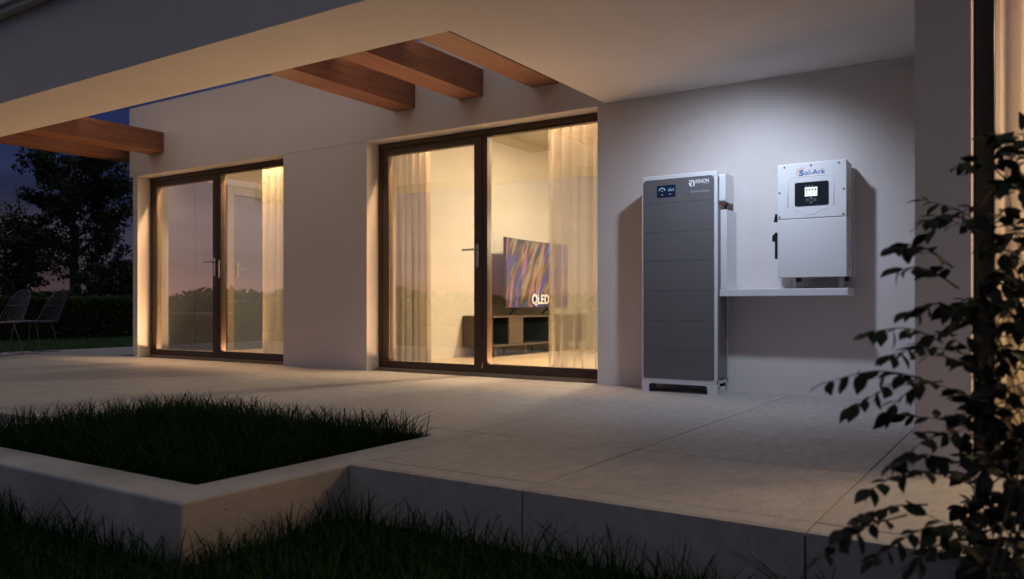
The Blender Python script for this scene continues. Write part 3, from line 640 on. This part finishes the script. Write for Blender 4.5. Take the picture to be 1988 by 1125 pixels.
lc = MB().box(-1.326, -1.246, ys, ys + .0015, 1.366, 1.426).build('lcd', M_LCD); keep(lc, dp)
q = MB(); yk = ys - .0008
M_ICON = mat('icon_dark', (0.03, 0.05, 0.05), 0.5)
for k in range(4):
    x_ = -1.3155 + k * .0198
    q.box(x_ - .005, x_ + .005, yk, yk + .0006, 1.403, 1.412).box(x_ - .0025, x_ + .0025, yk, yk + .0006, 1.412, 1.4155)
    q.prism([(x_ + .0075 * math.cos(R(a)), 1.376 + .0075 * math.sin(R(a))) for a in range(20, 161, 20)] + [(x_ + .0045 * math.cos(R(a)), 1.376 + .0045 * math.sin(R(a))) for a in range(160, 19, -20)], yk, yk + .0006)
tag(keep(q.build('screen_icons', M_ICON), dp), kind='stuff')
q = MB()
for k in range(3): q.tube([(-1.318 + k * .021, ys, 1.4355), (-1.318 + k * .021, ys + .001, 1.4355)], .0022, 8)
keep(q.build('status_lights', mat('status_white', (0.6, 0.6, 0.6), 0.5, emit=(0.9, 1, 0.95), estr=0.3)), dp)['kind'] = 'stuff'
for x_, z_ in ((-1.309, 1.341), (-1.285, 1.353), (-1.262, 1.341), (-1.285, 1.326)):
    q = MB()
    for a in range(4):
        s1, c1 = [(0, 1), (1, 0), (0, -1), (-1, 0)][a]; q.box(x_ + .0062 * s1 - (.0062 if s1 == 0 else .0008), x_ + .0062 * s1 + (.0062 if s1 == 0 else .0008), ys, ys + .001, z_ + .0062 * c1 - (.0054 if c1 == 0 else .0008), z_ + .0062 * c1 + (.0054 if c1 == 0 else .0008))
    keep(q.build('button', M_PRINTG), dp)
M_BLUE = mat('logo_blue', (0.012, 0.085, 0.32), 0.4); M_GOLD = mat('logo_orange', (0.75, 0.36, 0.09), 0.4)
T('lettering', 'S', .050, M_BLUE, inv, -1.364, iy0 - .0012, 1.509, fit=.029, bold=.0016)
T('lettering', 'ol-Ark', .047, M_BLUE, inv, -1.332, iy0 - .0012, 1.511, fit=.136, bold=.0002)
q = MB()
for k, a in enumerate(range(60, 271, 30)):
    ca, sa = math.cos(R(a)), math.sin(R(a)); o1 = (-1.352 + .019 * ca, 1.531 + .019 * sa); o2 = (-1.352 + .034 * ca, 1.531 + .034 * sa); nx, nz = -sa * .0035, ca * .0035
    q.prism([(o1[0] - nx, o1[1] - nz), (o2[0] - nx * .6, o2[1] - nz * .6), (o2[0] + nx * .6, o2[1] + nz * .6), (o1[0] + nx, o1[1] + nz)], iy0 - .001, iy0)
I(q.build('sun_emblem', M_GOLD))
I(MB().prism([(ix0 - .030, 1.208), (ix0 + .004, 1.208), (ix0 + .004, 1.262), (ix0 - .020, 1.262)], iy0 + .016, iy0 + .05).build('switch', M_BLACK))
I(MB().prism([(ix0 - .040, 1.075), (ix0 - .022, 1.075), (ix0 - .022, .955), (ix0 + .004, .955), (ix0 + .004, 1.135), (ix0 - .018, 1.135), (ix0 - .040, 1.112)], iy0 + .016, iy0 + .05).build('disconnect_lever', M_BLACK))
for z_ in (1.395, 1.07, .985, .90): I(MB().tube([(ix1 - .005, iy0 + .12, z_), (ix1 + .002, iy0 + .12, z_)], .006, 10).build('side_screw', M_STEEL))
I(MB().box(ix1 - .006, ix1 + .006, iy0 + .05, iy0 + .075, 1.23, 1.34, bev=.003).box(ix1 - .006, ix1 + .006, iy0 + .12, iy0 + .145, 1.23, 1.34, bev=.003).build('side_handle', M_CASE))
for x_ in (-1.385, -1.075): I(MB().box(x_ - .014, x_ + .014, iy0 + .06, iy0 + .10, .796, .826, bev=.002).build('cable_gland', M_BLACK))

# ================================================================== curtains
def curtain(x0, x1, y, z0, z1, folds, amp, m, label, group=None, seed=0):
    rnd = random.Random(seed); nx, nz = folds * 10, 10; V = []; ph = [rnd.uniform(.75, 1.3) for _ in range(folds + 2)]
    for j in range(nz + 1):
        t = j / nz
        for i in range(nx + 1):
            u = i / nx; k = u * folds; a_ = amp * ph[int(k)] * (.75 + .35 * (1 - t))
            V.append((x0 + (x1 - x0) * u + .012 * math.sin(k * 3.1 + t * 3) * (1 - t), y + a_ * math.sin(k * 2 * math.pi) + .3 * a_ * math.sin(k * 4.3 * math.pi + 1.3 + t), z0 + (z1 - z0) * t))
    F = np.array([[j * (nx + 1) + i, j * (nx + 1) + i + 1, (j + 1) * (nx + 1) + i + 1, (j + 1) * (nx + 1) + i] for j in range(nz) for i in range(nx)])
    e = tag(empty('curtain', ((x0 + x1) / 2, y, z0)), label, 'curtain', group); bpy.context.view_layer.update()
    o = mesh_np('cloth', np.array(V), F, m); o.data.polygons.foreach_set('use_smooth', [True] * len(o.data.polygons)); keep(o, e)
    keep(MB().tube([(x0 - .05, y, z1 + .02), (x1 + .05, y, z1 + .02)], .012, 8).build('rail', M_STEEL), e)
curtain(-5.78, -5.13, 6.32, .035, 2.72, 7, .040, M_CURT, 'beige linen curtain drawn to the left side of the right glazed door', seed=1)
curtain(-3.75, -2.9, 6.30, .035, 2.72, 8, .040, M_SHEER, 'sheer beige curtain at the right side of the right glazed door beside the TV', seed=2)
curtain(-7.70, -6.65, 6.34, .035, 2.72, 9, .045, M_CREAMC, 'cream curtain at the right side of the left glazed door', seed=3)
curtain(-.17, .14, 3.95, .035, 2.15, 4, .04, M_CREAMC, 'warm lit curtain in the wing window behind the shrub', seed=4)

# ================================================================== television and its cabinet
M_CAB = mat('cabinet_taupe', (0.055, 0.040, 0.027), 0.45)
cab = tag(empty('tv_cabinet', (-5.6, 8.65, .02)), 'long low taupe TV cabinet with dark open niches on short legs', 'cabinet'); bpy.context.view_layer.update()
K = lambda o: keep(o, cab)
cx0, cx1 = -5.84, -5.40
ys_ = [7.81, 8.17, 8.475, 9.13, 10.15]
q = MB(); q.box(cx0, cx1, ys_[0], ys_[-1], .492, .516, bev=.003).box(cx0, cx1, ys_[0], ys_[-1], .145, .168, bev=.003).box(cx0, cx0 + .02, ys_[0], ys_[-1], .168, .492)
for y_ in ys_: q.box(cx0 + .02, cx1 - .003, y_ - .01 if y_ > 7.9 else y_, y_ + .01 if y_ < 10.1 else y_, .168, .492)
K(q.build('carcass', M_CAB))
for k in (1, 3): K(MB().box(cx1 - .018, cx1, ys_[k] + .014, ys_[k + 1] - .014, .172, .488, bev=.002).build('door', M_CAB))
for k in (0, 2): K(MB().box(cx0 + .021, cx0 + .03, ys_[k] + .011, ys_[k + 1] - .011, .169, .491).box(cx0 + .03, cx1 - .01, ys_[k] + .011, ys_[k + 1] - .011, .169, .176).box(cx0 + .03, cx1 - .01, ys_[k] + .011, ys_[k] + .016, .176, .491).box(cx0 + .03, cx1 - .01, ys_[k + 1] - .016, ys_[k + 1] - .011, .176, .491).build('niche_lining', M_BLACK))
for y_ in (7.95, 8.62, 9.3, 9.98):
    for x_ in (cx1 - .06, cx0 + .06): K(MB().tube([(x_, y_, .0205), (x_, y_, .145)], [.016, .024], 10).build('leg', M_CAB))
tv = tag(empty('television', (-5.58, 9.0, .516)), 'large curved television showing bright abstract streaks on the low cabinet', 'television'); bpy.context.view_layer.update()
def f_tv(t, b):
    v = coords(t, (1, 1, 1))
    def streaks(rot, sc, seed, along=.8):
        m0 = N(t.nodes, 'ShaderNodeMapping'); m0.inputs['Rotation'].default_value = (rot, 0, 0); t.links.new(v, m0.inputs[0])
        m_ = N(t.nodes, 'ShaderNodeMapping'); m_.inputs['Scale'].default_value = (0, sc, along); m_.inputs['Location'].default_value = (seed, seed * 2, seed)
        t.links.new(m0.outputs[0], m_.inputs[0]); return tex(t, m_.outputs[0], 1.5, 2, .5)
    s1, s2, s3 = streaks(R(34), 4.0, 3.1), streaks(R(12), 5.0, 8.7), streaks(R(38), 6, 1.3)
    c = rampn(t, s1, ((.28, (0.01, 0.01, 0.02)), (.40, (0.04, 0.03, 0.20)), (.47, (0.07, 0.07, 0.38)), (.55, (0.03, 0.015, 0.02)), (.62, (0.45, 0.18, 0.02)), (.67, (0.75, 0.48, 0.15)), (.74, (0.01, 0.02, 0.03))))
    r_ = rampn(t, s2, ((.54, (0, 0, 0)), (.60, (0.75, 0.10, 0.07)), (.67, (0.7, 0.35, 0.05)), (.74, (0, 0, 0))))
    g_ = rampn(t, s3, ((.60, (0, 0, 0)), (.65, (0.10, 0.38, 0.30)), (.70, (0, 0, 0))))
    c = mixc(t, None, c, r_, 'SCREEN', 1.0); c = mixc(t, None, c, g_, 'SCREEN', 1.0)
    t.links.new(c, b.inputs['Emission Color']); b.inputs['Emission Strength'].default_value = 0.75
M_TV = mat('tv_picture', (0.01, 0.01, 0.01), 0.2, fn=f_tv)
ty0, ty1, tz0, tz1 = 8.236, 9.77, .617, 1.474; nn = 16
def bow(y): u = (y - (ty0 + ty1) / 2) / ((ty1 - ty0) / 2); return -5.565 + .075 * u * u
V = []; V2 = []
for k in range(nn + 1):
    y_ = ty0 + (ty1 - ty0) * k / nn; V += [(bow(y_), y_, tz0), (bow(y_), y_, tz1)]
F = np.array([[2 * k, 2 * k + 2, 2 * k + 3, 2 * k + 1] for k in range(nn)])
scr = keep(mesh_np('screen', np.array(V), F, M_TV), tv)
q = MB()
for k in range(nn):
    ya, yb = ty0 + (ty1 - ty0) * k / nn, ty0 + (ty1 - ty0) * (k + 1) / nn; vs_ = []
    for (y_, z_) in ((ya, tz0 - .008), (yb, tz0 - .008), (yb, tz1 + .008), (ya, tz1 + .008)): vs_.append((bow(y_) - .004, y_, z_))
    f_ = [q.bm.verts.new(p) for p in vs_]; b2 = [q.bm.verts.new((p[0] - .04, p[1], p[2])) for p in vs_]
    q.bm.faces.new(f_); q.bm.faces.new(b2[::-1])
    for a_ in range(4): q.bm.faces.new((f_[a_], b2[a_], b2[(a_ + 1) % 4], f_[(a_ + 1) % 4]))
keep(q.build('casing', M_BLACK), tv)
for y_ in (8.6, 9.4): keep(MB().tube([(-5.60, y_, .61), (-5.52, y_ - .03, .518)], .012, 8).tube([(-5.60, y_, .61), (-5.70, y_ + .03, .518)], .012, 8).build('foot', M_BLACK), tv)
M_TVW = mat('tv_white', (0.5, 0.5, 0.5), 0.4, emit=(0.95, 0.93, 0.9), estr=0.12)
T('lettering', 'QLED', .17, M_TVW, tv, -5.545, 8.92, .665, axis='right', fit=.44, bold=.006)
T('lettering', 'TV', .17, M_TVW, tv, -5.535, 9.40, .665, axis='right', fit=.21, bold=-.003)

# ================================================================== wire garden chairs and table
M_WIRE = mat('wire_lilac', (0.135, 0.115, 0.185), 0.35, 0.2)
def wire_chair(loc, rz, label):
    """sitter looks to -Y"""
    e = tag(empty('wire_chair', loc, rz), label, 'chair', 'wire garden chairs')
    r = .0045; sw, sd_ = .23, .22; sz = .43
    def back(u, t):                                        # u -1..1 across, t 0..1 up the back
        wdt = sw * (1.0 - .28 * t * t); return Vector((u * wdt, sd_ + .02 + .17 * t - .035 * (1 - u * u) * 0 - .03 * (u * u) , sz + .40 * t * (1 - .10 * u ** 4 * t)))
    nr = 9
    rim = MB(); rim.tube([back(-1, t / 6) for t in range(0, 6)] + [back(-.93, .97), back(-.75, 1.02), back(-.4, 1.035), back(0, 1.04), back(.4, 1.035), back(.75, 1.02), back(.93, .97)] + [back(1, t / 6) for t in range(5, -1, -1)], .006, 6)
    rim.tube([back(u / 4, .53) for u in range(-4, 5)], r, 6)
    rim.build('back_rim', M_WIRE, e)
    for k in range(1, nr):
        u = -1 + 2 * k / nr
        MB().tube([(u * sw * .95, -sd_, sz + .005), (u * sw, -.05, sz - .012), (u * sw, sd_ - .03, sz - .006)] + [back(u, t) for t in (.0, .1, .4, .7, 1.02)], r, 6).build('rod', M_WIRE, e)
    s_ = MB(); s_.tube([(-sw, sd_, sz), (-sw, -.05, sz - .005), (-sw * .98, -sd_ + .03, sz), (-sw * .85, -sd_, sz + .004), (sw * .85, -sd_, sz + .004), (sw * .98, -sd_ + .03, sz), (sw, -.05, sz - .005), (sw, sd_, sz)], .006, 6)
    for y_ in (-.16, -.1, -.04, .02, .08, .14, .2): s_.tube([(-sw, y_, sz - .006), (0, y_, sz - .016), (sw, y_, sz - .006)], r, 6)
    s_.build('seat', M_WIRE, e)
    for sx in (-1, 1):
        MB().tube([(sx * .17, -.14, sz - .012), (sx * .215, -.19, .04), (sx * .218, -.185, .012), (sx * .218, -.15, .006), (sx * .218, .20, .006), (sx * .218, .235, .012), (sx * .215, .24, .04), (sx * .17, .15, sz - .012)], .006, 8).build('sled_leg', M_WIRE, e)
    return e
wire_chair((-11.17, 4.97, .001), R(8), 'lilac wire garden chair seen from the front at the left edge of the terrace')
wire_chair((-11.45, 5.58, .001), R(-58), 'lilac wire garden chair seen side-on nearer the hedge and the house corner')
t_ = tag(empty('garden_table', (-11.05, 4.2, .001)), 'low garden table with splayed dark legs cut off by the left edge', 'table')
MB().tube([(0, 0, .50), (0, 0, .525)], [.46, .46], 40).build('table_top', M_WIRE, t_)
for k in range(3):
    a = R(52 + 120 * k); ca, sa = math.cos(a), math.sin(a)
    MB().tube([(ca * .25, sa * .25, .50), (ca * .50, sa * .50, .06), (ca * .52, sa * .52, .0)], [.016, .015, .013], 10).build('leg', M_WIRE, t_)

# ================================================================== shrub in the right foreground
shrub = tag(empty('shrub', (-.12, 1.62, GROUND)), 'dark leafy shrub with arching sprays in the right foreground', 'shrub'); bpy.context.view_layer.update()
c_, s0_ = math.cos(R(33.28)), math.sin(R(33.28))
def cp(px, py, F): k = (px - 994) / 1565.4; return Vector(((c_ * k - s0_) * F, (s0_ * k + c_) * F, .63 + (595 - py) / 1565.4 * F))
lm = bmesh.new(); sec = [(0, .0, 0), (.12, .15, .012), (.35, .27, .030), (.60, .25, .030), (.82, .12, .008), (1.0, 0, -.035)]
rows = []
for (t, wd, z_) in sec: rows.append([lm.verts.new((0, t, z_))] if wd == 0 else [lm.verts.new((-wd, t, z_ + wd * .16)), lm.verts.new((0, t, z_)), lm.verts.new((wd, t, z_ + wd * .16))])
for a_, b2 in zip(rows, rows[1:]):
    if len(a_) == 1: lm.faces.new((a_[0], b2[1], b2[0])); lm.faces.new((a_[0], b2[2], b2[1]))
    elif len(b2) == 1: lm.faces.new((a_[0], a_[1], b2[0])); lm.faces.new((a_[1], a_[2], b2[0]))
    else:
        for k in range(2): lm.faces.new((a_[k], a_[k + 1], b2[k + 1], b2[k]))
leaf_me = bpy.data.meshes.new('leaf'); lm.to_mesh(leaf_me); lm.free(); leaf_me.materials.append(M_SHRUB)
leaf_me.polygons.foreach_set('use_smooth', [True] * len(leaf_me.polygons))
stems = MB(); leaves = []; rs = random.Random(21)
def leaf_at(p, d, size):
    d = d.normalized(); up = Vector((rs.gauss(0, .5), rs.gauss(0, .5), 1)); x_ = d.cross(up).normalized(); z_ = x_.cross(d)
    m_ = Matrix((x_, d, z_)).transposed().to_4x4(); leaves.append(Matrix.Translation(p) @ m_ @ Matrix.Scale(size, 4))
def spray(pts, r0, n_leaf, size, side=True):
    """an arching twig: Catmull-Rom through pts, leaves alternate along it"""
    P_ = [pts[0]] + pts + [pts[-1]]; q = []
    for i in range(1, len(P_) - 2):
        for k in range(6):
            t = k / 6; a, b, c, d = P_[i - 1], P_[i], P_[i + 1], P_[i + 2]
            q.append(.5 * ((2 * b) + (-a + c) * t + (2 * a - 5 * b + 4 * c - d) * t * t + (-a + 3 * b - 3 * c + d) * t ** 3))
    q.append(pts[-1]); stems.tube(q, [r0 * (1 - .8 * i / len(q)) for i in range(len(q))], 5)
    for k in range(n_leaf):
        f = .22 + .78 * (k + .5) / n_leaf; i = min(int(f * (len(q) - 1)), len(q) - 2); p = q[i].lerp(q[i + 1], f * (len(q) - 1) - i); d = (q[i + 1] - q[i]).normalized()
        sd2 = d.cross(Vector((0, 0, 1))).normalized() * (1 if k % 2 else -1)
        leaf_at(p, d * .55 + sd2 * .55 + Vector((rs.gauss(0, .25), rs.gauss(0, .25), -.35 + rs.gauss(0, .35))), size * rs.uniform(.75, 1.2))
    leaf_at(q[-1], (q[-1] - q[-2]) + Vector((0, 0, -.003)), size * 1.15)
base = Vector((-.12, 1.62, GROUND)); bpy.context.view_layer.update()
mains = [  # (px, py, F) of the tip, n twigs
    ((1985, 255, 1.72), 10), ((1950, 335, 1.66), 9), ((1990, 400, 1.85), 9), ((1915, 450, 1.62), 9), ((1910, 560, 1.75), 9), ((1960, 560, 1.6), 9),
    ((1900, 690, 1.68), 9), ((1905, 720, 1.6), 9), ((1970, 720, 1.75), 9), ((1925, 830, 1.7), 8), ((1890, 920, 1.62), 8), ((1985, 900, 1.66), 8), ((1800, 1000, 1.58), 8), ((1870, 1040, 1.7), 8), ((1990, 1050, 1.7), 7)]
for (tip, nt) in mains:
    tp = cp(*tip); b0 = base + Vector((rs.uniform(-.05, .25), rs.uniform(-.06, .12), 0))
    mid = b0.lerp(tp, .55) + Vector((.06 + rs.uniform(-.02, .06), .04, .10)); q = [b0, b0.lerp(mid, .5) + Vector((.02, 0, .05)), mid, tp]
    spray(q, .0036, 9, .042)
for tip, root in (((1606, 742, 1.55), (1790, 735, 1.62)), ((1690, 645, 1.60), (1830, 665, 1.66)), ((1742, 480, 1.62), (1850, 520, 1.66)), ((1745, 522, 1.66), (1860, 560, 1.68)), ((1795, 430, 1.60), (1900, 440, 1.66)), ((1765, 605, 1.60), (1880, 610, 1.66)),
                  ((1868, 318, 1.62), (1950, 345, 1.7)), ((1935, 262, 1.66), (1990, 300, 1.7)), ((1795, 856, 1.6), (1890, 865, 1.65)), ((1577, 1095, 1.5), (1760, 1000, 1.6)), ((1640, 1030, 1.52), (1800, 980, 1.6)), ((1690, 950, 1.56), (1830, 920, 1.62)),
                  ((1700, 1085, 1.54), (1850, 1020, 1.62)), ((1775, 1100, 1.5), (1860, 1060, 1.6)), ((1660, 790, 1.58), (1800, 745, 1.62)), ((1720, 800, 1.62), (1830, 740, 1.66)), ((1890, 620, 1.55), (1960, 700, 1.62)), ((1730, 690, 1.60), (1850, 700, 1.66)),
                  ((1860, 700, 1.6), (1950, 750, 1.7)), ((1740, 900, 1.58), (1850, 900, 1.64)), ((1900, 1110, 1.6), (1980, 1040, 1.66)), ((1970, 300, 1.6), (1995, 420, 1.68)), ((1930, 480, 1.6), (1990, 560, 1.7)), ((1945, 980, 1.6), (1995, 930, 1.68))):
    a, b = cp(*root), cp(*tip); spray([a, a.lerp(b, .5) + Vector((0, 0, .018)), b], .0022, 11, .041)
for k in range(145):                                        # filling twigs through the body of the bush
    py = 265 + 885 * rs.random() ** .7; px = rs.uniform(1912 - max(0, py - 700) * .12 + max(0, 420 - py) * .25, 2060); F_ = rs.uniform(1.58, 1.95); a = cp(px, py, F_)
    dx = Vector((rs.gauss(-.02, .07), rs.gauss(0, .06), rs.gauss(.02, .06))); spray([a, a + dx * .5 + Vector((0, 0, .012)), a + dx], .002, 8, .041)
keep(stems.build('stems', M_BARK), shrub)
inv_m = shrub.matrix_world.inverted()
camv = Vector((0, 0, .63)); leaves.sort(key=lambda m_: (m_.translation - camv).length)
for m_ in leaves[:290]:
    o = bpy.data.objects.new('leaf', leaf_me); C.objects.link(o); o.parent = shrub; o.matrix_local = inv_m @ m_
V = []; F = []; src = np.array([v.co[:] for v in leaf_me.vertices]); tri = []
leaf_me.calc_loop_triangles(); tri = np.array([t.vertices[:] for t in leaf_me.loop_triangles])
for k, m_ in enumerate(leaves[290:]):
    mm = np.array(m_); V.append(src @ mm[:3, :3].T + mm[:3, 3]); F.append(tri + k * len(src))
tag(keep(mesh_np('foliage', np.concatenate(V), np.concatenate(F), M_SHRUB), shrub), kind='stuff')
print('leaves', len(leaves))
